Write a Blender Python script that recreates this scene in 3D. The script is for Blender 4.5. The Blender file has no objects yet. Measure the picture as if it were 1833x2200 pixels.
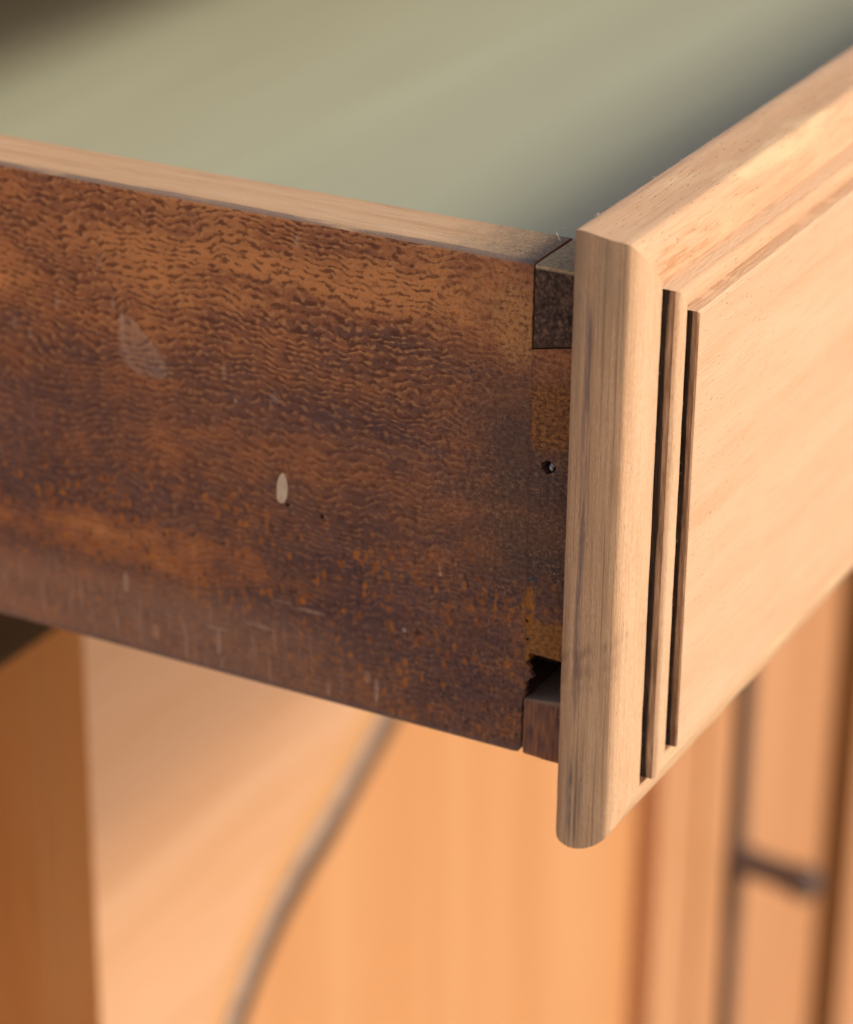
import bpy, bmesh, math, random
from mathutils import Vector, Matrix, noise
random.seed(7)
S = bpy.context.scene
C = S.collection

# ------------------------------------------------------------------ camera
cam = bpy.data.cameras.new('camera'); co = bpy.data.objects.new('camera', cam); C.objects.link(co)
r_ = Vector((0.47137747, -0.88187958, 0.00957538)); u_ = Vector((0.36477625, 0.20484028, 0.90828341)); f_ = Vector((0.80295801, 0.42465147, -0.41824582))
R = Matrix((r_, u_, -f_)).transposed().to_4x4()
R.translation = Vector((-0.52086102, -0.24055146, 0.34822728))
co.matrix_world = R
cam.sensor_fit = 'HORIZONTAL'; cam.sensor_width = 36; cam.lens = 6081.57 / 1833 * 36
cam.clip_start = 0.01; cam.clip_end = 200
cam.dof.use_dof = True; cam.dof.focus_distance = 0.634; cam.dof.aperture_fstop = 11.0
S.camera = co
# ------------------------------------------------------------------ world, sun, exposure
SUN = Vector((-0.03, -0.82, 0.57)).normalized()
w = bpy.data.worlds.new('World'); S.world = w; w.use_nodes = True
wt = w.node_tree; bg = wt.nodes['Background']
sky = wt.nodes.new('ShaderNodeTexSky'); sky.sky_type = 'NISHITA'; sky.sun_disc = False
sky.sun_elevation = math.asin(SUN.z); sky.sun_rotation = math.atan2(SUN.x, SUN.y)
sky.dust_density = 1.6; sky.air_density = 0.35; sky.ozone_density = 0.0
wt.links.new(sky.outputs[0], bg.inputs[0]); bg.inputs[1].default_value = 0.13
sl = bpy.data.lights.new('sun', 'SUN'); sl.energy = 1.35; sl.angle = math.radians(10); sl.color = (1.0, 0.93, 0.83)
so = bpy.data.objects.new('sun', sl); C.objects.link(so)
so.rotation_euler = (-SUN).to_track_quat('-Z', 'Y').to_euler(); so.location = SUN * 5
S.view_settings.view_transform = 'Standard'; S.view_settings.look = 'None'; S.view_settings.gamma = 1.0
S.view_settings.exposure = 0.85

# ------------------------------------------------------------------ node helpers
class T:
    def __init__(s, name):
        s.m = bpy.data.materials.new(name); s.m.use_nodes = True; s.t = s.m.node_tree
        s.b = s.t.nodes['Principled BSDF']; s.co = s.t.nodes.new('ShaderNodeTexCoord').outputs['Object']
        sp = s.t.nodes.new('ShaderNodeSeparateXYZ'); s.link(s.co, sp.inputs[0]); s.x, s.y, s.z = sp.outputs
    def link(s, a, b):
        if hasattr(a, 'is_output'): s.t.links.new(a, b)
        else: b.default_value = (*a, 1) if isinstance(a, tuple) and len(a) == 3 and b.type == 'RGBA' else a
    def mp(s, scale, loc=(0, 0, 0), rot=(0, 0, 0), v=None):
        n = s.t.nodes.new('ShaderNodeMapping'); s.link(s.co if v is None else v, n.inputs[0])
        n.inputs[1].default_value = loc; n.inputs[2].default_value = rot; n.inputs[3].default_value = scale
        return n.outputs[0]
    def noise(s, v, scale=1.0, detail=4, rough=.55, dist=0.0, col=False):
        n = s.t.nodes.new('ShaderNodeTexNoise'); s.link(v, n.inputs['Vector']); n.inputs['Scale'].default_value = scale
        n.inputs['Detail'].default_value = detail; n.inputs['Roughness'].default_value = rough; n.inputs['Distortion'].default_value = dist
        return n.outputs['Color' if col else 'Fac']
    def vor(s, v, scale=1.0, rnd=1.0, feat='F1'):
        n = s.t.nodes.new('ShaderNodeTexVoronoi'); n.feature = feat; s.link(v, n.inputs['Vector']); n.inputs['Scale'].default_value = scale
        n.inputs['Randomness'].default_value = rnd
        return n.outputs['Distance'], n.outputs['Color']
    def m_(s, op, a, b=0.0, c=0.0, clamp=False):
        n = s.t.nodes.new('ShaderNodeMath'); n.operation = op; n.use_clamp = clamp
        s.link(a, n.inputs[0]); s.link(b, n.inputs[1]); s.link(c, n.inputs[2]); return n.outputs[0]
    def mul(s, *a):
        o = a[0]
        for k in a[1:]: o = s.m_('MULTIPLY', o, k)
        return o
    def ss(s, v, a, b):                       # smoothstep from a to b (a may be > b)
        n = s.t.nodes.new('ShaderNodeMapRange'); n.interpolation_type = 'SMOOTHSTEP'; s.link(v, n.inputs[0])
        lo, hi = (a, b) if a < b else (b, a)
        n.inputs[1].default_value = lo; n.inputs[2].default_value = hi
        n.inputs[3].default_value = 0 if a < b else 1; n.inputs[4].default_value = 1 if a < b else 0
        return n.outputs[0]
    def mix(s, f, a, b, mode='MIX'):
        n = s.t.nodes.new('ShaderNodeMix'); n.data_type = 'RGBA'; n.blend_type = mode
        s.link(f, n.inputs[0])
        for k, i in ((a, 6), (b, 7)):
            if isinstance(k, tuple): n.inputs[i].default_value = (*k, 1)
            else: s.link(k, n.inputs[i])
        return n.outputs[2]
    def ramp(s, f, *stops):
        n = s.t.nodes.new('ShaderNodeValToRGB'); s.link(f, n.inputs[0]); e = n.color_ramp.elements
        while len(e) < len(stops): e.new(0.5)
        for k, (p, c) in zip(e, stops): k.position = p; k.color = (*c, 1)
        return n.outputs[0]
    def vadd(s, a, b):
        n = s.t.nodes.new('ShaderNodeVectorMath'); n.operation = 'ADD'; s.link(a, n.inputs[0]); s.link(b, n.inputs[1]); return n.outputs[0]
    def warp(s, v, nscale, amp, v2=None):     # add (noise - .5) * amp
        c = s.noise(v if v2 is None else v2, nscale, 3, .5, 0, True)
        n = s.t.nodes.new('ShaderNodeVectorMath'); n.operation = 'SUBTRACT'; s.link(c, n.inputs[0]); n.inputs[1].default_value = (.5, .5, .5)
        k = s.t.nodes.new('ShaderNodeVectorMath'); k.operation = 'MULTIPLY'; s.link(n.outputs[0], k.inputs[0]); k.inputs[1].default_value = amp
        return s.vadd(v, k.outputs[0])
    def box(s, c, lo, hi, soft):              # 1 where lo < c < hi
        return s.mul(s.ss(c, lo - soft, lo + soft), s.ss(c, hi + soft, hi - soft))
    def ell(s, a, b, a0, b0, ra, rb, edge=.3, jitter=None):
        d = s.m_('ADD', s.m_('POWER', s.m_('DIVIDE', s.m_('SUBTRACT', a, a0), ra), 2), s.m_('POWER', s.m_('DIVIDE', s.m_('SUBTRACT', b, b0), rb), 2))
        if jitter is not None: d = s.m_('ADD', d, jitter)
        return s.ss(d, 1 + edge, 1 - edge)
    def out(s, col, rough=.6, bump=None, dist=.0002, strength=1.0, spec=.35):
        s.link(col, s.b.inputs['Base Color']); s.link(rough, s.b.inputs['Roughness']); s.b.inputs['Specular IOR Level'].default_value = spec
        if bump is not None:
            n = s.t.nodes.new('ShaderNodeBump'); s.link(bump, n.inputs['Height']); n.inputs['Distance'].default_value = dist; n.inputs['Strength'].default_value = strength
            s.t.links.new(n.outputs[0], s.b.inputs['Normal'])
        return s.m

def grain_scale(axis, along, across):
    return tuple(along if a == axis else across for a in 'XYZ')

def sanded(name, axis, c0, c1, c2, dark, extra=None, pores=.5, dirt=None):
    """bare sanded wood: long soft figure, fine fibre, short dark pores along the grain"""
    t = T(name)
    g = t.warp(t.mp(grain_scale(axis, 9, 70)), 1.2, (.6, .6, .6))
    fig = t.noise(g, 1.0, 4, .55)
    col = t.ramp(fig, (.25, c0), (.52, c1), (.78, c2))
    fib = t.noise(t.mp(grain_scale(axis, 60, 2200)), 1.0, 3, .6)
    col = t.mix(t.mul(t.ss(fib, .48, .75), .45), col, dark)
    fib2 = t.noise(t.mp(grain_scale(axis, 30, 700), (3, 1, 7)), 1.0, 3, .6)
    col = t.mix(t.mul(t.ss(fib2, .52, .8), .28), col, dark)
    d, c = t.vor(t.mp(grain_scale(axis, 330, 2600)), 1.0)
    cs = t.t.nodes.new('ShaderNodeSeparateColor'); t.link(c, cs.inputs[0])
    po = t.mul(t.ss(d, .34, .12), t.ss(cs.outputs[0], .80, .88))
    col = t.mix(t.mul(po, pores), col, tuple(k * .35 for k in dark))
    sp = t.noise(t.mp((2600, 2600, 2600)), 1, 2, .6)
    col = t.mix(t.mul(t.ss(sp, .55, .8), .12), col, (1, .95, .85), 'SCREEN') if False else t.mix(t.mul(t.ss(sp, .56, .75), .3), col, tuple(min(1, k * 1.12) for k in c2))
    b = t.m_('SUBTRACT', t.m_('ADD', t.mul(fib, .7), t.mul(sp, .5)), t.mul(po, .8))
    if extra: col = extra(t, col, fib, fib2)
    return t.out(col, .68, b, .00022, .8, .25)

# ------------------------------------------------------------------ materials
PALE = ((.53, .295, .145), (.61, .37, .20), (.655, .43, .25)); PDK = (.44, .215, .09)

def ex_left(t, col, fib, fib2):
    # stain, dirt and cross figure left on the end grain strip
    n = t.noise(t.mp((900, 900, 45)), 1, 4, .65); n2 = t.noise(t.mp((260, 260, 60), (2, 5, 1)), 1, 3, .6)
    back = t.ss(t.y, -.0150, -.0122)
    cl = t.noise(t.mp((70, 120, 26), (3, 3, 0)), 1, 4, .6)
    col = t.mix(t.mul(back, .55, t.m_('ADD', .45, cl)), col, (.56, .325, .155))
    gr = t.noise(t.mp((2200, 2200, 700)), 1, 3, .6)
    col = t.mix(t.mul(t.ss(gr, .5, .7), .30), col, (.74, .53, .34)); col = t.mix(t.mul(t.ss(gr, .46, .3), .32), col, (.42, .24, .12))
    st = t.noise(t.mp((420, 420, 22), (0, 3, 9)), 1, 4, .6)
    col = t.mix(t.mul(t.ss(st, .42, .62), .62, t.ss(t.y, -.016, -.011)), col, (.44, .25, .125))
    og = t.mul(t.box(t.z, .124, .165, .012), t.ss(t.y, -.0145, -.0115), t.ss(n2, .25, .6))
    col = t.mix(t.mul(og, .5), col, (.34, .235, .13))
    yw = t.m_('ADD', t.y, t.mul(t.m_('SUBTRACT', t.noise(t.mp((0, 0, 26)), 1, 2), .5), .0016))
    sk = t.mul(t.box(yw, -.0052, -.0034, .0007), t.box(t.z, .036, .135, .012), t.ss(n, .36, .58))
    col = t.mix(t.mul(sk, .80), col, (.17, .11, .09))
    lines = t.noise(t.mp((1500, 1500, 14), (4, 4, 0)), 1, 3, .5)
    yb = t.m_('ADD', t.y, t.mul(t.m_('SUBTRACT', n, .5), .002))
    pk = t.mul(t.box(yb, -.0062, -.0026, .0009), t.box(t.z, .0025, .022, .006), t.ss(lines, .36, .56), t.ss(n2, .25, .55))
    col = t.mix(t.mul(pk, .85), col, (.11, .09, .075))
    # brown cross bands
    q = t.m_('SUBTRACT', t.z, t.mul(t.y, -.55)); q = t.m_('ADD', q, t.mul(t.m_('SUBTRACT', n2, .5), .006))
    for a, h, k in ((.0475, .0013, .55), (.0440, .0008, .35), (.0420, .0010, .5), (.0385, .0008, .3)):
        col = t.mix(t.mul(t.box(q, a - h, a + h, .0016), t.ss(fib2, .36, .6), t.ss(t.y, -.0185, -.010), k), col, (.22, .115, .07))
    col = t.mix(t.mul(t.ss(lines, .53, .64), .6, t.ss(t.y, -.0150, -.0120)), col, (.27, .15, .08))
    # worn line along the rounded edge next to the groove
    ed = t.mul(t.box(t.y, -.0158, -.0120, .0003), t.ss(n, .35, .6), t.box(t.x, .0114, .0126, .0005))
    return t.mix(t.mul(ed, .55), col, (.28, .19, .13))

def ex_top(t, col, fib, fib2):
    u = t.m_('SUBTRACT', .150, t.z)
    st = t.noise(t.mp((45, 500, 500), (1, 2, 3)), 1, 4, .65); bl = t.noise(t.mp((18, 60, 60), (7, 0, 2)), 1, 2, .5)
    o = t.mul(t.box(u, .0045, .0130, .0018), t.m_('ADD', t.box(t.x, .011, .040, .006), t.mul(t.ss(bl, .56, .66), .6), 0, True), t.ss(st, .43, .58))
    col = t.mix(t.mul(o, .72), col, (.46, .20, .07))
    g = t.mul(t.box(u, .0122, .0139, .0004), t.ss(st, .36, .56), t.ss(bl, .40, .56))
    col = t.mix(t.mul(g, .75), col, (.30, .235, .20))
    g2 = t.mul(t.box(u, .0192, .0208, .0003), t.ss(st, .42, .6), t.ss(bl, .36, .5))
    col = t.mix(t.mul(g2, .55), col, (.40, .29, .22))
    yl = t.mul(t.ss(t.noise(t.mp((30, 120, 120), (5, 5, 5)), 1, 3), .5, .7), .5)
    return t.mix(yl, col, (.72, .52, .27))

def ex_field(t, col, fib, fib2):
    ln = t.noise(t.warp(t.mp((5, 1, 160), (0, 0, 0), (0, math.radians(5), 0)), 1.0, (.3, .3, .5)), 1, 3, .5)
    col = t.mix(t.mul(t.ss(ln, .52, .68), .27), col, (.56, .31, .145))
    d, c = t.vor(t.mp((40, 1, 400), (0, 0, 0), (0, math.radians(5), 0)), 1)
    cs = t.t.nodes.new('ShaderNodeSeparateColor'); t.link(c, cs.inputs[0])
    return t.mix(t.mul(t.ss(d, .3, .1), t.ss(cs.outputs[0], .9, .95), .35), col, (.52, .29, .15))

M = {}
M['left'] = sanded('sanded_strip_upright', 'Z', *PALE, PDK, ex_left, .1)
M['top'] = sanded('sanded_strip_along', 'X', *PALE, PDK, ex_top, .4)
M['field'] = sanded('sanded_field', 'X', (.57, .335, .18), (.62, .39, .225), (.655, .435, .26), (.48, .26, .12), ex_field, .25)

t = T('stained_shaded_groove')                      # old finish rubbed brown near the lip; black towards the bottom is painted-in cavity shade
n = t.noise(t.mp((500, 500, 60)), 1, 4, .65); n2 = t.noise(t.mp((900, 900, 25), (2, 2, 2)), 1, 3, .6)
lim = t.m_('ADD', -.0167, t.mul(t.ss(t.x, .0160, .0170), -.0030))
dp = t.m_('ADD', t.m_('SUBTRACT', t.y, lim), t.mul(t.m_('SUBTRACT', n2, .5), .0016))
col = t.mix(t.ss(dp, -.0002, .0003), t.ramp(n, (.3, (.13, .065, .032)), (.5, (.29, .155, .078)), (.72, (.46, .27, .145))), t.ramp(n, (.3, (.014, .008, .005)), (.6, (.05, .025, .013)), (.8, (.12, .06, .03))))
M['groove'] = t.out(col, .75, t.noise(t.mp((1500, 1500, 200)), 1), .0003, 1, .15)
t = T('worn_groove')
n = t.noise(t.mp((60, 500, 500)), 1, 4, .65)
M['groove_top'] = t.out(t.ramp(n, (.22, (.36, .27, .22)), (.31, (.60, .39, .22)), (.40, (.67, .43, .245))), .75, t.noise(t.mp((200, 1500, 1500)), 1), .0003)

def dark_side():
    t = T('old_stained_fleck_wood')
    y, z = t.y, t.z
    # --- tones in long bands along the board
    ln = t.noise(t.warp(t.mp((1, 7, 46)), 1.0, (0, .5, .9)), 1.0, 4, .55)
    big = t.noise(t.mp((1, 22, 40), (0, 4.2, 1.3)), 1.0, 3, .55)
    med = t.noise(t.mp((1, 120, 170), (0, 1, 8)), 1.0, 4, .6)
    up = t.ss(z, .082, .112)                                  # upper part kept more of its tan colour
    lefty = t.ss(y, .022, .075)
    f = t.m_('ADD', t.m_('ADD', t.mul(ln, .62), t.mul(big, .38)), t.m_('ADD', t.mul(up, .09), t.mul(med, .30)))
    f = t.m_('SUBTRACT', f, t.m_('ADD', .210, t.m_('ADD', t.mul(t.ss(z, .112, .094), .055), t.mul(t.ss(y, .040, .018), t.ss(z, .128, .108), .05))))
    f = t.m_('ADD', f, t.mul(t.ell(y, z, .125, .046, .055, .006, .8), .12))
    col = t.ramp(f, (.28, (.110, .056, .047)), (.38, (.185, .079, .048)), (.49, (.34, .124, .050)), (.61, (.60, .235, .076)))
    # purple-grey film
    film = t.noise(t.mp((1, 34, 60), (0, 9, 2)), 1, 4, .6)
    col = t.mix(t.mul(t.ss(film, .46, .68), t.m_('SUBTRACT', .60, t.mul(up, .42))), col, (.145, .080, .066))
    # --- ray flecks: close rows of short dark dashes with a light lip, the rows drifting in slope
    w1 = t.noise(t.mp((1, 26, 34), (0, 2, 6)), 1, 2, .5); w2 = t.noise(t.mp((1, 190, 150), (0, 6, 1)), 1, 2, .5)
    ph = t.m_('ADD', t.m_('DIVIDE', z, .0019), t.m_('ADD', t.mul(w1, 9.0), t.mul(w2, 2.4)))
    def rows(off, thr):
        sn = t.m_('SINE', t.mul(t.m_('ADD', ph, off), 2 * math.pi))
        b = t.noise(t.mp((1, 350, 560), (0, 4 + off, 2)), 1, 3, .6)
        return t.m_('ADD', t.mul(sn, .24), t.mul(t.m_('SUBTRACT', b, .5), 2.7))
    k0 = rows(0, 0); fl = t.ss(k0, -.04, .42); rim = t.mul(t.ss(rows(.34, 0), .0, .40), t.m_('SUBTRACT', 1.0, fl))
    patch = t.ss(t.noise(t.mp((1, 45, 70), (0, 6, 6)), 1, 3), .16, .40)
    fade = t.mul(t.m_('ADD', .40, t.mul(t.ss(y, .016, .044), .60)), t.m_('ADD', .62, t.mul(t.ss(z, .040, .072), .38)))
    col = t.mix(t.mul(rim, patch, fade, t.m_('ADD', .34, t.mul(up, .36))), col, (.56, .25, .092))
    col = t.mix(t.mul(fl, patch, fade, t.m_('ADD', .52, t.mul(up, .20))), col, (.100, .032, .017))
    # --- lower half: rusty upright flecks showing through the grey film
    vb = t.warp(t.mp((1, 520, 330), (0, 3, 3)), .8, (0, .9, .9)); d, c = t.vor(vb, 1, 1)
    cs = t.t.nodes.new('ShaderNodeSeparateColor'); t.link(c, cs.inputs[0])
    low = t.ss(z, .078, .056)
    pn = t.ss(t.noise(t.mp((1, 60, 95), (0, 8, 3)), 1, 3, .6), .36, .54)
    d = t.m_('ADD', d, t.mul(t.m_('SUBTRACT', t.noise(t.mp((1, 1300, 700)), 1, 4, .65), .5), 1.0))
    ru = t.mul(t.ss(d, .55, .22), t.ss(cs.outputs[0], .18, .35), low, pn)
    col = t.mix(t.mul(ru, .62), col, t.mix(cs.outputs[1], (.34, .090, .014), (.58, .190, .018)))
    col = t.mix(t.mul(t.ss(d, .42, .15), t.ss(cs.outputs[0], .35, .2), low, .7), col, (.075, .036, .024))
    # lighter scuffed band along the bottom
    zb = t.m_('ADD', z, t.mul(t.m_('SUBTRACT', med, .5), .010))
    bot = t.mul(t.ss(zb, .042, .030), t.ss(y, .03, .10))
    col = t.mix(t.mul(bot, .60, t.m_('ADD', .35, med)), col, (.36, .19, .11))
    up_str = t.noise(t.mp((1, 700, 60), (0, 1, 1)), 1, 3, .6)
    col = t.mix(t.mul(t.ss(up_str, .54, .70), bot, .65), col, (.45, .26, .16))
    # darker tone towards the joint
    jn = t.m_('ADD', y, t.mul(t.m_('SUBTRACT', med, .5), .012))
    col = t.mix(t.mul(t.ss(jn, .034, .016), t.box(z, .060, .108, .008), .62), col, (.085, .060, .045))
    # --- fine sandpaper scratches, both ways, with gold glints painted in, stronger near the joint
    s1 = t.noise(t.mp((1, 1700, 240)), 1, 4, .7); s2 = t.noise(t.mp((1, 420, 1500), (0, 1, 0), (math.radians(9), 0, 0)), 1, 4, .7)
    gl = t.noise(t.mp((1, 800, 1100), (0, 3, 9)), 1, 6, .75); gp2 = t.ss(t.noise(t.mp((1, 90, 120), (0, 2, 4)), 1, 3, .6), .38, .6)
    nearj = t.m_('ADD', .22, t.mul(t.ss(y, .065, .020), .78))
    col = t.mix(t.mul(t.ss(s1, .56, .72), nearj, .24), col, (.40, .205, .10))
    col = t.mix(t.mul(t.ss(gl, .50, .66), nearj, t.m_('ADD', .3, t.mul(gp2, .7)), .55), col, (.46, .25, .12))
    col = t.mix(t.mul(t.ss(gl, .50, .36), nearj, .62), col, (.045, .026, .022))
    col = t.mix(t.mul(t.ss(s1, .44, .32), nearj, .35), col, (.045, .026, .024))
    spk = t.noise(t.mp((1, 1700, 1700), (0, 5, 5)), 1, 2, .5)
    col = t.mix(t.mul(t.ss(spk, .67, .76), nearj, gp2, .75), col, (.60, .38, .21))  # pale specks painted as glints
    # patch of gold glints painted into the colour beside the upper pin
    gp = t.mul(t.ell(y, z, .017, .124, .0055, .010, .6, t.mul(t.m_('SUBTRACT', med, .5), 1.5)), t.ss(gl, .40, .58))
    col = t.mix(t.mul(gp, .75), col, (.55, .265, .085))
    # --- the tail, in front of the scribe line
    tl = t.ss(y, .0131, .0125)
    col = t.mix(t.mul(tl, t.ell(y, z, .0075, .103, .009, .0085, .5, t.mul(t.m_('SUBTRACT', med, .5), 1.4)), .8), col, t.mix(t.ss(gl, .4, .6), (.13, .045, .018), (.40, .16, .04)))
    col = t.mix(t.mul(tl, t.box(z, .0395, .052, .0008), .85), col, t.mix(t.ss(gl, .38, .62), (.20, .075, .018), (.40, .17, .04)))
    an = t.noise(t.mp((1, 900, 420)), 1, 4, .65)
    am = t.ell(y, z, .0119, .0550, .0017, .0056, .6, t.mul(t.m_('SUBTRACT', an, .5), 4.5))
    col = t.mix(t.mul(am, t.ss(an, .38, .58), .9), col, t.mix(s1, (.30, .085, .008), (.60, .24, .012)))
    col = t.mix(t.mul(t.box(y, .0122, .0129, .0003), t.ss(s1, .40, .55), .4), col, (.045, .026, .024))
    # --- pale smear, chips, drips, dust specks
    wj = t.mul(t.m_('SUBTRACT', t.noise(t.mp((1, 400, 400), (0, 2, 2)), 1, 3), .5), .8)
    uu = t.m_('DIVIDE', t.m_('SUBTRACT', .1068, z), .0152)
    wd = t.mul(t.m_('ADD', .0012, t.mul(t.m_('POWER', t.m_('MAXIMUM', uu, .001), .8), .0076)), t.m_('POWER', t.m_('MAXIMUM', t.m_('SUBTRACT', 1.0, t.m_('POWER', t.m_('MAXIMUM', uu, .001), 6)), .0001), .5))
    yc = t.m_('SUBTRACT', y, t.m_('SUBTRACT', t.m_('SUBTRACT', .1226, t.mul(uu, .0012)), t.m_('ADD', .0012, t.mul(uu, .0062))))
    dd = t.m_('ADD', t.m_('DIVIDE', t.m_('ABSOLUTE', yc), wd), t.mul(wj, .35))
    inr = t.mul(t.box(uu, .02, .985, .03), t.ss(dd, 1.15, .72))
    ring = t.mul(inr, t.m_('ADD', .60, t.mul(t.ss(dd, .45, .95), .40)), t.m_('ADD', .55, t.mul(t.m_('SUBTRACT', 1.0, fl), .45)))
    col = t.mix(t.mul(ring, .58), col, (.46, .29, .19))
    wk = t.m_('SUBTRACT', t.noise(t.mp((1, 900, 420), (0, 4, 1)), 1, 4, .65), .5)
    def mark(y0, z0, ry, rz, c, k, e=.25):
        nonlocal col
        col = t.mix(t.mul(t.ell(y, z, y0, z0, ry, rz, e, t.mul(wk, 2.2)), k, t.m_('ADD', .45, t.mul(t.ss(wk, -.1, .15), .55))), col, c)
    W = (.52, .33, .21)
    for y0, z0, ry, rz, k in ((.1222, .1045, .0006, .0022, .6), (.0968, .0245, .0007, .0036, .75), (.0520, .0225, .0006, .0034, .7),
                              (.0545, .0255, .0009, .0018, .45), (.1240, .0345, .0009, .0028, .75), (.1155, .0225, .0009, .0020, .6), (.0960, .0185, .0004, .0016, .5),
                              (.0905, .0905, .0005, .0006, .9), (.0350, .0580, .0004, .0006, .95), (.0352, .0596, .0003, .0009, .5), (.0730, .1335, .0006, .0016, .55),
                              (.1245, .1090, .0006, .0016, .5), (.1410, .1060, .0008, .0016, .4), (.0935, .0975, .0006, .0022, .4), (.0793, .0935, .0014, .0014, .35), (.0655, .0195, .0006, .0020, .55), (.128, .119, .0007, .0025, .3), (.154, .0985, .0008, .0015, .5), (.1495, .0965, .0006, .0015, .45),
                              (.0700, .0395, .0042, .0005, .5), (.0780, .0402, .0030, .0004, .4), (.0850, .0318, .0040, .0006, .45), (.0975, .0282, .0035, .0005, .45)):
        mark(y0, z0, ry, rz, W, k)
    mark(.0405, .0410, .0012, .0006, (.03, .02, .014), .8); mark(.0445, .0408, .0006, .0006, (.5, .42, .34), .8)
    mark(.0530, .0420, .0040, .0005, (.05, .03, .02), .6)
    # worn lower and upper arris
    col = t.mix(t.mul(t.ss(z, .0185, .0164), .55), col, (.15, .105, .085))
    h = t.m_('ADD', t.m_('SUBTRACT', t.mul(s1, .35), t.mul(fl, patch, .55)), t.m_('ADD', t.mul(s2, .35), t.mul(spk, .3)))
    rg = t.m_('ADD', .60, t.mul(t.m_('SUBTRACT', med, .5), .3))
    return t.out(col, rg, h, .00012, .8, .12)
M['side'] = dark_side()

t = T('old_sanded_edge')                     # top edge of the side board: thinly sanded, dusty near the joint
g = t.noise(t.warp(t.mp((260, 10, 260)), 1, (.4, .4, .4)), 1, 4, .6); fb = t.noise(t.mp((1800, 60, 1800)), 1, 3, .6)
col = t.ramp(g, (.3, (.52, .30, .15)), (.52, (.62, .375, .19)), (.75, (.66, .43, .245)))
col = t.mix(t.mul(t.ss(fb, .5, .75), .5), col, (.33, .18, .09))
sp = t.noise(t.mp((1300, 1300, 1300)), 1, 3, .7)
dj = t.m_('ADD', t.y, t.mul(t.m_('SUBTRACT', t.noise(t.mp((260, 260, 260)), 1, 3), .5), .016))
dd = t.ss(dj, .044, .016)
col = t.mix(t.mul(dd, .9), col, t.ramp(sp, (.32, (.13, .09, .05)), (.55, (.30, .20, .105)), (.75, (.48, .34, .20))))
ma = t.m_('ADD', t.x, t.mul(t.m_('SUBTRACT', t.noise(t.mp((120, 60, 120), (2, 2, 2)), 1, 3), .5), .0018))
col = t.mix(t.mul(t.ss(ma, .0099, .0088), t.ss(t.noise(t.mp((200, 40, 200), (8, 8, 8)), 1, 3), .25, .5), .88), col, t.mix(sp, (.12, .078, .055), (.30, .20, .14)))
M['edge'] = t.out(col, .72, t.m_('ADD', t.mul(fb, .4), t.mul(sp, .6)), .0003, .9, .25)

t = T('dark_end_grain')
a = t.noise(t.mp((900, 900, 900)), 1, 5, .7); b = t.noise(t.mp((200, 200, 200), (3, 3, 3)), 1, 3, .6)
col = t.ramp(a, (.3, (.024, .015, .011)), (.5, (.092, .053, .036)), (.70, (.30, .165, .095)))
col = t.mix(t.mul(t.ss(b, .5, .65), t.ss(t.z, .112, .130), .5), col, (.26, .14, .07))
tp = t.ss(t.z, .1374, .1382)
col = t.mix(tp, col, t.ramp(a, (.3, (.38, .24, .11)), (.6, (.70, .46, .22)), (.8, (.80, .58, .32))))
lw = t.ss(t.z, .05, .04); wr = t.noise(t.mp((700, 1500, 160)), 1, 4, .6)
col = t.mix(lw, col, t.ramp(wr, (.3, (.13, .066, .048)), (.5, (.27, .125, .075)), (.72, (.46, .18, .055))))
col = t.mix(t.mul(lw, t.ss(t.z, .0303, .0312), .8), col, (.34, .24, .14))
M['endgrain'] = t.out(col, .85, a, .0005, .9, .15)

t = T('sage_paint')                          # thin paint on the drawer bottom, brushed along the boards
n = t.noise(t.mp((1.6, 22, 1)), 1, 4, .55); n2 = t.noise(t.mp((6, 160, 1), (2, 2, 2)), 1, 3, .5)
col = t.ramp(n, (.3, (.45, .46, .315)), (.55, (.485, .50, .345)), (.75, (.53, .55, .385)))
col = t.mix(t.mul(t.ss(n2, .5, .7), .25), col, (.41, .405, .275))
M['sage'] = t.out(col, .6, n2, .0003, .5, .12)

t = T('inner_wood'); n = t.noise(t.mp((8, 60, 60)), 1, 4)
M['inner'] = t.out(t.ramp(n, (.3, (.17, .09, .045)), (.7, (.30, .17, .09))), .65)

def desk_wood(name, axis, a, b, c):
    t = T(name); n = t.noise(t.warp(t.mp(grain_scale(axis, 2.0, 26)), 1, (.6, .6, .6)), 1, 4, .55); fb = t.noise(t.mp(grain_scale(axis, 14, 500)), 1, 3)
    col = t.ramp(n, (.3, a), (.52, b), (.74, c))
    col = t.mix(t.mul(t.ss(fb, .5, .8), .3), col, tuple(k * .6 for k in a))
    return t.out(col, .5, fb, .0003, .4, .35 if a[0] > .05 else .04)
M['rail'] = desk_wood('pink_wood_along', 'X', (.54, .285, .135), (.60, .335, .175), (.63, .375, .21))
M['panel'] = desk_wood('orange_wood_upright', 'Z', (.50, .225, .078), (.535, .25, .093), (.56, .28, .115))
M['stile'] = desk_wood('tan_wood_upright', 'Z', (.44, .20, .083), (.49, .235, .10), (.53, .27, .12))
M['flank'] = desk_wood('deep_orange_wood', 'Z', (.66, .25, .060), (.78, .335, .092), (.80, .40, .14))
M['band'] = desk_wood('tan_band', 'X', (.53, .27, .105), (.57, .30, .125), (.60, .34, .155))
M['brown'] = desk_wood('brown_wood', 'Z', (.16, .072, .02), (.22, .10, .028), (.28, .14, .045))
M['arch_shade'] = desk_wood('painted_arch_shade', 'Z', (.09, .048, .024), (.13, .068, .034), (.18, .095, .048))  # dark tone painted for the shade line beside the arch bead
M['underside'] = desk_wood('unlit_carcass_wood', 'X', (.026, .013, .005), (.042, .022, .009), (.060, .036, .017))  # near-black colour carries the shade under the drawer
t = T('worn_grey_moulding'); n = t.noise(t.mp((60, 60, 60)), 1, 3)
M['bead'] = t.out(t.ramp(n, (.35, (.25, .155, .095)), (.65, (.34, .23, .15))), .55)
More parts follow.
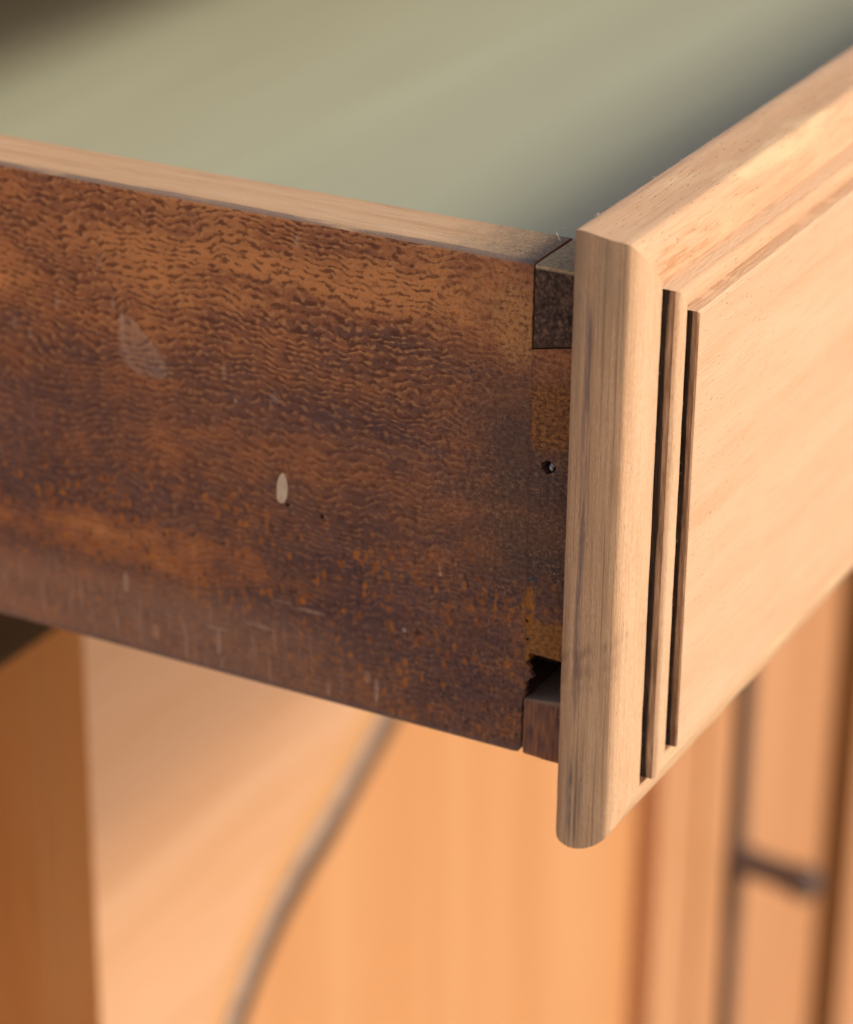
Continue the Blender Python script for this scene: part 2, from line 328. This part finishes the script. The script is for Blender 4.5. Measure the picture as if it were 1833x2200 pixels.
t = T('black_iron'); n = t.noise(t.mp((300, 300, 300)), 1, 4)
M['iron'] = t.out(t.ramp(n, (.3, (.060, .036, .026)), (.7, (.12, .075, .052))), .5, n, .0003); t.b.inputs['Metallic'].default_value = 0.0
t = T('bright_steel'); n = t.noise(t.mp((1500, 1500, 1500)), 1, 3)
M['steel'] = t.out(t.ramp(n, (.35, (.10, .10, .10)), (.6, (.55, .57, .58))), .32, n, .0004); t.b.inputs['Metallic'].default_value = .9
t = T('bare_chip'); n = t.noise(t.mp((400, 1500, 300)), 1, 3)
M['chip'] = t.out(t.ramp(n, (.3, (.52, .35, .20)), (.6, (.70, .52, .34))), .7, n, .0003)
t = T('pale_fibre'); M['fibre'] = t.out((.80, .62, .42), .7)
t = T('light_paving'); n = t.noise(t.mp((6, 6, 6)), 1, 6, .6); n2 = t.noise(t.mp((90, 90, 90)), 1, 3)
M['ground'] = t.out(t.mix(t.mul(n2, .4), t.ramp(n, (.3, (.52, .385, .245)), (.7, (.63, .475, .305))), (.44, .33, .21)), .85, n2, .002)

# ------------------------------------------------------------------ mesh helpers
def obj(name, bm, mats, parent=None, smooth=None, loc=None):
    bmesh.ops.recalc_face_normals(bm, faces=bm.faces)
    me = bpy.data.meshes.new(name); bm.to_mesh(me); bm.free()
    for m in (mats if isinstance(mats, (list, tuple)) else [mats]): me.materials.append(m)
    if smooth is not None:
        for p in me.polygons: p.use_smooth = True
        if hasattr(me, 'set_sharp_from_angle'): me.set_sharp_from_angle(angle=math.radians(smooth))
    o = bpy.data.objects.new(name, me); C.objects.link(o)
    if parent: o.parent = parent
    if loc: o.location = loc
    return o
def empty(name, loc=(0, 0, 0)):
    o = bpy.data.objects.new(name, None); o.empty_display_size = .05; o.location = loc; C.objects.link(o); return o
def box_bm(x0, x1, y0, y1, z0, z1, bev=0.0, seg=2, bm=None):
    own = bmesh.new()
    v = [own.verts.new((x, y, z)) for z in (z0, z1) for y in (y0, y1) for x in (x0, x1)]
    for f in ((0, 1, 3, 2), (4, 6, 7, 5), (0, 4, 5, 1), (2, 3, 7, 6), (0, 2, 6, 4), (1, 5, 7, 3)): own.faces.new([v[i] for i in f])
    if bev: bmesh.ops.bevel(own, geom=own.edges[:], offset=bev, segments=seg, affect='EDGES', profile=.5)
    if bm is None: return own
    me = bpy.data.meshes.new('tmp'); own.to_mesh(me); own.free(); bm.from_mesh(me); bpy.data.meshes.remove(me); return bm
def prism(poly, axis, a0, a1):
    """extrude a closed polygon: axis 'X' takes (y,z) points, 'Y' takes (x,z)"""
    bm = bmesh.new(); P = (lambda p, a: (a, p[0], p[1])) if axis == 'X' else (lambda p, a: (p[0], a, p[1]))
    A = [bm.verts.new(P(p, a0)) for p in poly]; B = [bm.verts.new(P(p, a1)) for p in poly]; n = len(poly)
    bm.faces.new(A); bm.faces.new(B[::-1])
    for i in range(n): bm.faces.new((A[i], A[(i + 1) % n], B[(i + 1) % n], B[i]))
    return bm
def tube(bm, pts, rad, seg=8, cap=True):
    rings = []
    for i, p in enumerate(pts):
        p = Vector(p); d = (Vector(pts[min(i + 1, len(pts) - 1)]) - Vector(pts[max(i - 1, 0)])).normalized()
        a = d.orthogonal().normalized() if i == 0 else (rings_a - d * rings_a.dot(d)).normalized()
        rings_a = a; b = d.cross(a); rr = rad(i / (len(pts) - 1)) if callable(rad) else rad
        rings.append([bm.verts.new(p + (a * math.cos(k * 2 * math.pi / seg) + b * math.sin(k * 2 * math.pi / seg)) * rr) for k in range(seg)])
    for A, B in zip(rings, rings[1:]):
        for k in range(seg): bm.faces.new((A[k], A[(k + 1) % seg], B[(k + 1) % seg], B[k]))
    if cap: bm.faces.new(rings[0][::-1]); bm.faces.new(rings[-1])
    return bm
def cut(o, cutters):
    """carve holes out of a mesh with throw-away cutters, then keep only the result"""
    for c in cutters:
        md = o.modifiers.new('cut', 'BOOLEAN'); md.operation = 'DIFFERENCE'; md.solver = 'EXACT'; md.object = c
        bpy.context.view_layer.update()
        me = bpy.data.meshes.new_from_object(o.evaluated_get(bpy.context.evaluated_depsgraph_get()))
        o.modifiers.clear(); old = o.data; o.data = me; bpy.data.meshes.remove(old); me.name = o.name
        bpy.data.objects.remove(c)
def tag(o, label=None, cat=None, kind=None, group=None):
    for k, v in (('label', label), ('category', cat), ('kind', kind), ('group', group)):
        if v: o[k] = v
    return o

# ------------------------------------------------------------------ ground
gb = bmesh.new()
bmesh.ops.create_grid(gb, x_segments=1, y_segments=1, size=60)
gr = obj('ground', gb, M['ground'], loc=(0, 0, -0.80)); tag(gr, kind='structure')

# ------------------------------------------------------------------ the drawer
W, H = .78, .150
XS, TS, ZT, ZB, SEAM, YEND = .0074, .0200, .1389, .0161, .01285, .52
drawer = empty('drawer')
tag(drawer, 'old wooden drawer pulled open, dark stained side and freshly sanded pale moulded front', 'drawer')

# moulded front: field board framed by four mitred strips
ys = [0, -.0004, -.0012, -.0028, -.0040, -.0052, -.0064, -.0078, -.0094, -.0110, -.0123]
uT = [-.0004, -.0010, -.0012, -.0011, -.0009, -.0007, -.0005, -.0003, .0000, .0001, .0003]; uL = [.0008, .0003, .0, .0, .0, .0, .0, .0, .0001, .0002, .0003]; uB = [.0024, .0010, .0000, -.0008] + [0] * 7
prof = []
NOV = 12
ov = []
for k in range(1, NOV + 1):
    a = k / NOV * math.pi / 2; ov.append((.0003 + .0119 * (1 - math.cos(a)), -.0123 - .0035 * math.sin(a)))
tail = [(.0124, -.0150), (.0126, -.0122), (.0139, -.0120), (.0141, -.0124), (.0142, -.0180), (.0145, -.0188), (.0150, -.0192), (.0168, -.0195), (.0186, -.0192), (.0190, -.0186),
        (.0192, -.0160), (.0202, -.0159), (.0204, -.0162), (.0205, -.0209), (.0208, -.0213), (.0210, -.0211), (.0210, -.001)]
def full(u):
    p = list(zip(u, ys)) + ov + tail
    return p
PL, PT, PB = full(uL), full(uT), full(uB)
PB = PB[:4] + [(-.0011 + .0137 * (1 - math.sqrt(max(0, 1 - ((y + .0034) / .01225) ** 2))) if i + 4 < len(ys) + NOV else u, y) for i, (u, y) in enumerate(PB[4:])]
NP = len(PL); g0 = len(ys) + NOV
GRV = set(range(g0, g0 + 4)) | set(range(g0 + 9, g0 + 14))      # profile segments that lie in a groove
def corner(side_x, side_z, i):
    x = PL[i][0] if side_x == 0 else W - PL[i][0]; z = H - PT[i][0] if side_z == 1 else PB[i][0]
    return Vector((x, PL[i][1], z))
def strip(name, c0, c1, mats, n, jit=0.00007):
    bm = bmesh.new(); rings = []
    for k in range(n + 1):
        s = k / n; s = s if abs(c0[0] - c1[0]) < 1 or True else s
        rg = []
        for i in range(NP):
            a = corner(*c0, i); b = corner(*c1, i); p = a.lerp(b, s)
            if 0 < k < n:
                q = p * 160; j = noise.noise(q) * jit + noise.noise(p * 900) * jit * .6
                p += Vector((j, noise.noise(q + Vector((9, 0, 0))) * jit, noise.noise(q + Vector((0, 9, 0))) * jit))
            rg.append(bm.verts.new(p))
        rings.append(rg)
    for A, B in zip(rings, rings[1:]):
        for i in range(NP):
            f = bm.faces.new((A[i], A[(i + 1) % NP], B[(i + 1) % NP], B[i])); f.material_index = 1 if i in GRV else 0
    return obj(name, bm, mats, None, 32)
fb = box_bm(.0209, W - .0209, -.0214, -.0012, .0209, H - .0209, .0006, 2)
front = obj('drawer_front', fb, M['field'], drawer)
front['label'] = 'sanded pale front board with raised field'
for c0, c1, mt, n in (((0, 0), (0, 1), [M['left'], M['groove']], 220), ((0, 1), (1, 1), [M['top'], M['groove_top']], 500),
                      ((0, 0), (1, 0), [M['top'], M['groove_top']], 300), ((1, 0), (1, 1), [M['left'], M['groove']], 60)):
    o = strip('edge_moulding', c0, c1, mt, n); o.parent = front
    if c0 == (0, 0) and c1 == (0, 1): o['label'] = 'upright end strip with two brown stained grooves and grey marks'

# lining board behind the front (its ends make the dovetail pins); notch behind the lost pin
nl = XS + TS
t = T('fresh_inner_wood'); n = t.noise(t.mp((8, 60, 60)), 1, 4)
M['fresh'] = t.out(t.ramp(n, (.3, (.52, .34, .18)), (.7, (.62, .43, .25))), .7)
lining = prism([(nl, ZB + .002), (W - nl, ZB + .002), (W - nl, ZT - .001), (nl, ZT - .001), (nl, .0425), (nl + .03, .0425), (nl + .03, .029), (nl, .029)], 'Y', .0002, SEAM)
obj('front_lining', lining, M['fresh'], drawer)

# side board with dovetail sockets at the corner
poly = [(YEND, ZB), (YEND, ZT)]
def jl(a, b, n, j):
    out = []
    for k in range(n):
        s = k / n; out.append((a[0] + (b[0] - a[0]) * s + random.uniform(-j, j) * (k > 0), a[1] + (b[1] - a[1]) * s + random.uniform(-j, j) * .4 * (k > 0)))
    return out
poly += jl((SEAM + .0001, ZT), (SEAM + .00015, .1187), 14, .00010) + jl((SEAM + .0001, .1186), (.0002, .1212), 10, .0001)
poly += [(.0002, .1212), (.0002, .0428)] + jl((.0003, .0428), (.0112, .0432), 6, .0001)
poly += [(.0112, .0432), (.0119, .0424), (.0113, .0416), (.0123, .0405), (.0116, .0396), (.0109, .0391), (.0114, .0383), (.0105, .0376), (.0101, .0371), (.0110, .0366), (.0116, .0357), (.0126, .0351), (.0119, .0341), (.0124, .0331), (.0121, .0322), (.0125, .0312)]
poly += jl((SEAM + .0001, .0300), (SEAM + .0003, ZB + .0010), 8, .00018) + [(SEAM + .0008, ZB + .0002), (SEAM + .0022, ZB)]
sb = prism(poly, 'X', XS, XS + TS)
es = [e for e in sb.edges if all(abs(v.co.z - ZT) < 1e-6 for v in e.verts) and abs(e.verts[0].co.y - e.verts[1].co.y) > .1]
bmesh.ops.bevel(sb, geom=es, offset=.0011, segments=3, affect='EDGES', profile=.5)
es = [e for e in sb.edges if all(abs(v.co.z - ZB) < 1e-6 for v in e.verts) and abs(e.verts[0].co.y - e.verts[1].co.y) > .1]
bmesh.ops.bevel(sb, geom=es, offset=.0009, segments=3, affect='EDGES', profile=.5)
side = obj('drawer_side', sb, [M['side'], M['edge']], drawer)
def disc_cutter(y, z, ry, rz, depth, n=14, j=.15):
    pts = []
    for k in range(n):
        a = k / n * 2 * math.pi; q = 1 + random.uniform(-j, j)
        pts.append((y + math.cos(a) * ry * q, z + math.sin(a) * rz * q))
    return obj('cutter', prism(pts, 'X', XS - .002, XS + depth), M['side'])
NAIL = (.0079, .0911)
pocket = obj('cutter', box_bm(XS + .0014, XS + TS - .002, .0045, .034, .0318, .0400), M['side'])
cut(side, [pocket, disc_cutter(NAIL[0], NAIL[1], .0019, .0017, .004), disc_cutter(.0122, .0513, .0004, .0005, .005), disc_cutter(.0120, .0466, .0004, .0004, .005),
           disc_cutter(.0670, .0655, .0007, .0006, .003), disc_cutter(.0766, .0664, .0009, .0005, .0012, 9), disc_cutter(.0780, .0702, .00165, .0042, .0005, 16, .1)])
for p in side.data.polygons:
    if p.normal.z > .55 and p.center.z > ZT - .003: p.material_index = 1
side['label'] = 'dark brown stained side board with flecked grain'
# sockets' pins
def pin(y0, z0, y1, z1, zt0, zt1, label, jit):
    bm = prism([(y0, zt0), (y1, zt1), (y1, z1), (y0, z0)], 'X', XS + .00006, XS + TS + .004)
    bmesh.ops.bevel(bm, geom=bm.edges[:], offset=.0005, segments=2, affect='EDGES', profile=.5)
    bmesh.ops.subdivide_edges(bm, edges=[e for e in bm.edges if e.calc_length() > .004], cuts=6, use_grid_fill=True)
    bmesh.ops.triangulate(bm, faces=bm.faces[:])
    for v in bm.verts:
        v.co += Vector((noise.noise(v.co * 500), noise.noise(v.co * 500 + Vector((5, 0, 0))), noise.noise(v.co * 500 + Vector((0, 5, 0))))) * jit
    o = obj('dovetail_pin', bm, M['endgrain'], drawer, 40); o['label'] = label; return o
pin(SEAM - .00015, .11885, .0002, .12145, ZT - .0002, ZT - .0004, 'blackened upper dovetail pin', .00012)
pin(SEAM - .00025, ZB - .0002, .0002, ZB - .0006, .0308, .0326, 'worn lower dovetail pin below the empty socket', .00018)
# nail heads
nb = bmesh.new(); bmesh.ops.create_uvsphere(nb, u_segments=12, v_segments=8, radius=.0011)
for v in nb.verts:
    v.co = Vector((v.co.x * .8, v.co.y * .75, v.co.z * 1.1)); v.co += Vector((noise.noise(v.co * 900), noise.noise(v.co * 900 + Vector((3, 3, 3))), 0)) * .00025
nail = obj('nail', nb, M['steel'], side, 30, (XS + .0008, NAIL[0] - .0007, NAIL[1] + .0001)); nail['label'] = 'bright broken nail in a small hole'
nb = bmesh.new(); bmesh.ops.create_uvsphere(nb, u_segments=10, v_segments=6, radius=.0010)
for v in nb.verts: v.co = Vector((v.co.x * .3, v.co.y * 1.3, v.co.z * .8)) + Vector((noise.noise(v.co * 1200), 0, noise.noise(v.co * 1300 + Vector((2, 2, 2))))) * .00015
t = T('dull_steel'); n = t.noise(t.mp((1400, 1400, 1400)), 1, 3); M['dull'] = t.out(t.ramp(n, (.35, (.03, .024, .020)), (.65, (.13, .105, .085))), .5, n, .0003)
nail2 = obj('nail', nb, M['dull'], side, 30, (XS + .00005, .0110, .0622)); nail2['label'] = 'dull dark nail head below the bright one'
# bare chip where the stain came away
pts = []
for k in range(20):
    a = k / 20 * 2 * math.pi; ca, sa = math.cos(a), math.sin(a)
    wd = .00150 * (1 - .42 * max(0, sa) ** 1.5) * (1 + random.uniform(-.07, .07))
    pts.append((.0779 + math.copysign(abs(ca) ** .8, ca) * wd - .0003 * sa, .0705 + math.copysign(abs(sa) ** .8, sa) * .0040))
cb = prism(pts, 'X', XS - .00005, XS + .0007)
chip = obj('bare_chip', cb, M['chip'], side); chip['label'] = 'pale oval of bare wood'

# bottom, far side and back of the drawer
obj('drawer_bottom', box_bm(XS + TS - .004, W - XS - TS + .004, SEAM - .003, YEND, .034, .040), M['sage'], drawer)
obj('drawer_side', box_bm(W - XS - TS, W - XS, .0002, YEND, ZB, ZT, .001), M['inner'], drawer)
obj('drawer_back', box_bm(XS + TS + .0002, W - XS - TS - .0002, YEND - .018, YEND - .001, .0405, ZT - .006, .001), M['inner'], drawer)

obj('added_backing_block', box_bm(nl + .0002, nl + .032, SEAM + .0002, SEAM + .030, ZB + .001, .0338, .001), M['inner'], drawer)  # unseen block, added so no light shows through the empty socket
# torn fibres along the sanded edges: too many and too fine to count
fbm = bmesh.new()
def fibre(p, d, L, r, curl):
    pts = []; q = Vector(p); d = Vector(d).normalized()
    for k in range(5):
        pts.append(q.copy()); q += d * L / 4; d = (d + Vector((random.uniform(-1, 1), random.uniform(-1, 1), random.uniform(-1, 1))) * curl).normalized()
    tube(fbm, pts, lambda s: r * (1 - .7 * s), 4)
for k in range(150):
    x = random.uniform(.004, .20); L = random.choice((.0004, .0006, .0008, .0011)) * random.uniform(.6, 1.2)
    fibre((x, -.0004 + random.uniform(-.0006, .0003), H + .0006), (random.uniform(.2, 1.2), random.uniform(.2, .8), random.uniform(.2, 1)), L, .00005, .4)
for k in range(14):
    x = random.choice((.0218, .0165, .0112, .030, .041)) + random.uniform(-.0012, .0012)
    fibre((x, -.0002, H + .0004), (random.uniform(-.8, .8), .4, 1), random.uniform(.0006, .0013), .00005, .35)
for k in range(45):
    z = random.uniform(.004, .146)
    fibre((.0004, -.0003 + random.uniform(-.0004, .0003), z), (random.uniform(-.8, .2), .8, random.uniform(-.6, .6)), random.uniform(.0002, .0005), .00004, .5)
for k in range(26):                            # dust fluff caught in the brown grooves
    z = random.uniform(.02, .125); u = random.choice((.0131, .0200))
    fibre((u, -.0152 if u < .015 else -.0186, z), (random.uniform(-.6, .6), -.5, random.uniform(-1, 1)), random.uniform(.0004, .0010), .000022, .5)
fo = obj('wood_fibre', fbm, M['fibre'], drawer); fo['kind'] = 'stuff'

# the single curled fibre standing at the corner
cbm = bmesh.new(); P0 = Vector((.0235, .0135, ZT - .0003)); pts = []
for k in range(15):
    a = k / 14; th = -.5 + a * 2.7
    pts.append(P0 + Vector((-.0002 * a, .0016 * math.sin(th) * .55 + .0010, .0)) + Vector((0, 0, .0044 * a - .0008 * a * a)) + Vector((0, -.0026 * max(0, a - .62) * 2.2, 0)))
tube(cbm, pts, lambda s: .00014 * (1 - .4 * s), 6)
cf = obj('wood_fibre', cbm, M['fibre'], None, 60); cf.location = (0, 0, 0)
tag(cf, 'tiny pale curled fibre standing on the side board top at the drawer corner', 'fibre')

# ------------------------------------------------------------------ the desk the drawer belongs to
OX, OY, OZ = .55, .48, -.80
desk = empty('desk', (OX, OY, OZ))
tag(desk, 'orange wood desk behind and below the open drawer, arched cupboard door lit by sun', 'desk')
D = .25
def dobj(name, bm, mats, parent=None, smooth=None):
    bmesh.ops.translate(bm, verts=bm.verts, vec=(-OX, -OY, -OZ)); return obj(name, bm, mats, parent or desk, smooth)
dobj('desk_top', box_bm(-.08, 1.30, D - .004, .80, .156, .180, .003), M['stile'])
dobj('side_panel', box_bm(-.070, -.026, D + .0205, .765, OZ, .1555, .002), M['flank'])  # unseen left panel, added to block sky and darken the kneehole
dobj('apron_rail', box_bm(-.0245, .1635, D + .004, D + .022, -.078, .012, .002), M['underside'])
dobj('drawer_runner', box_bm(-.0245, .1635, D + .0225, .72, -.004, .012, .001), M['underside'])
dobj('side_panel', box_bm(.164, .182, D + .0205, .765, OZ + .06, .012, .001), M['flank'])
dobj('back_panel', box_bm(-.0255, 1.25, .7655, .780, OZ + .06, .155, .0), M['underside'])  # unseen back, stretched across the kneehole to darken it
dobj('base_board', box_bm(.170, 1.25, D + .01, .76, OZ, OZ + .0595, .002), M['brown'])
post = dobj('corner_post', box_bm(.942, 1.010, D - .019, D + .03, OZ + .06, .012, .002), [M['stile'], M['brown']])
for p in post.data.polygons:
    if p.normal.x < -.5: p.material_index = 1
post['label'] = 'proud corner post with brown left edge'
dobj('end_panel', box_bm(1.011, 1.25, D, D + .02, OZ + .06, .012, .002), M['stile'])

door = empty('cupboard_door', (0, 0, 0)); door.parent = desk
door_panel = dobj('door_panel', box_bm(.184, .690, D + .013, D + .020, OZ + .062, .010), M['panel'], desk)
bpy.data.objects.remove(door); door = door_panel; door.name = 'cupboard_door'
# arched head: curve from the lower left, rising to the middle
arc = [(.214, -.420), (.224, -.360), (.236, -.322), (.254, -.292), (.272, -.273), (.294, -.2570), (.312, -.2475), (.331, -.240), (.352, -.229), (.373, -.218), (.400, -.204), (.440, -.190), (.500, -.190), (.560, -.206), (.620, -.240), (.652, -.300)]
def off(c, d):
    out = []
    for i, p in enumerate(c):
        a = Vector(c[max(0, i - 1)]); b = Vector(c[min(len(c) - 1, i + 1)]); tn = (b - a).normalized(); out.append((p[0] - tn.y * d, p[1] + tn.x * d))
    return out
arc_o = off(arc, .024)
head = [(.164, OZ + .062), (arc_o[0][0], OZ + .062)] + arc_o + [(.6715, arc_o[-1][1]), (.6715, .010), (.164, .010)]
ar = dobj('arched_rail', prism(head, 'Y', D, D + .020), [M['rail'], M['flank']], door)
for p in ar.data.polygons:
    if p.normal.x < -.9 and p.center.x < .17 - OX: p.material_index = 1
band = arc_o + [p for p in off(arc, .0045)][::-1]
b = [(arc_o[0][0], OZ + .063)] + arc_o + off(arc, .0056)[::-1] + [(off(arc, .0056)[0][0], OZ + .063)]
dobj('inner_band', prism(b, 'Y', D + .003, D + .0125), M['band'], door)
bm = bmesh.new(); mid = [(arc[0][0], OZ + .065)] + arc
tube(bm, [(p[0], D + .0062, p[1]) for p in mid], .0054, 10)
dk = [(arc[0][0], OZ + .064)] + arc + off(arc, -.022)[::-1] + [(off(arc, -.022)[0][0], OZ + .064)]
dobj('arch_shade_strip', prism(dk, 'Y', D + .0065, D + .0127), M['arch_shade'], door)  # dark strip put in as the shade line along the arch
dobj('bead_moulding', bm, M['bead'], door, 50)
st = dobj('door_stile', box_bm(.672, .9405, D - .0005, D + .0195, OZ + .062, .010, .0015), [M['stile'], M['brown']], door)
dobj('stile_groove', box_bm(.726, .732, D - .004, D - .0006, OZ + .07, .005, .001), M['band'], door)
# iron pull: long slim back plate with a drooping knob stalk
pl = [(.7790, -.985 + .0), (.7790, -.42)]
plate = prism([(.7745, -.620), (.7790, -.640), (.7835, -.620), (.7845, -.520), (.7880, -.500), (.7845, -.480), (.7840, -.300), (.7790, -.285), (.7740, -.300), (.7735, -.480), (.7700, -.500), (.7735, -.520)], 'Y', D - .0075, D - .0007)
pull = dobj('door_pull', plate, M['iron'], door); pull['label'] = 'dark slim metal pull'
bm = bmesh.new()
tube(bm, [(.7790, D - .0060, -.500), (.7792, D - .018, -.5005), (.7795, D - .030, -.502), (.780, D - .040, -.5035)], lambda s: .0095 - .0015 * math.sin(s * math.pi), 12)
bmesh.ops.create_uvsphere(bm, u_segments=14, v_segments=10, radius=.0105, matrix=Matrix.Translation((.780, D - .045, -.504)))
pb = dobj('knob', bm, M['iron'], door, 50)
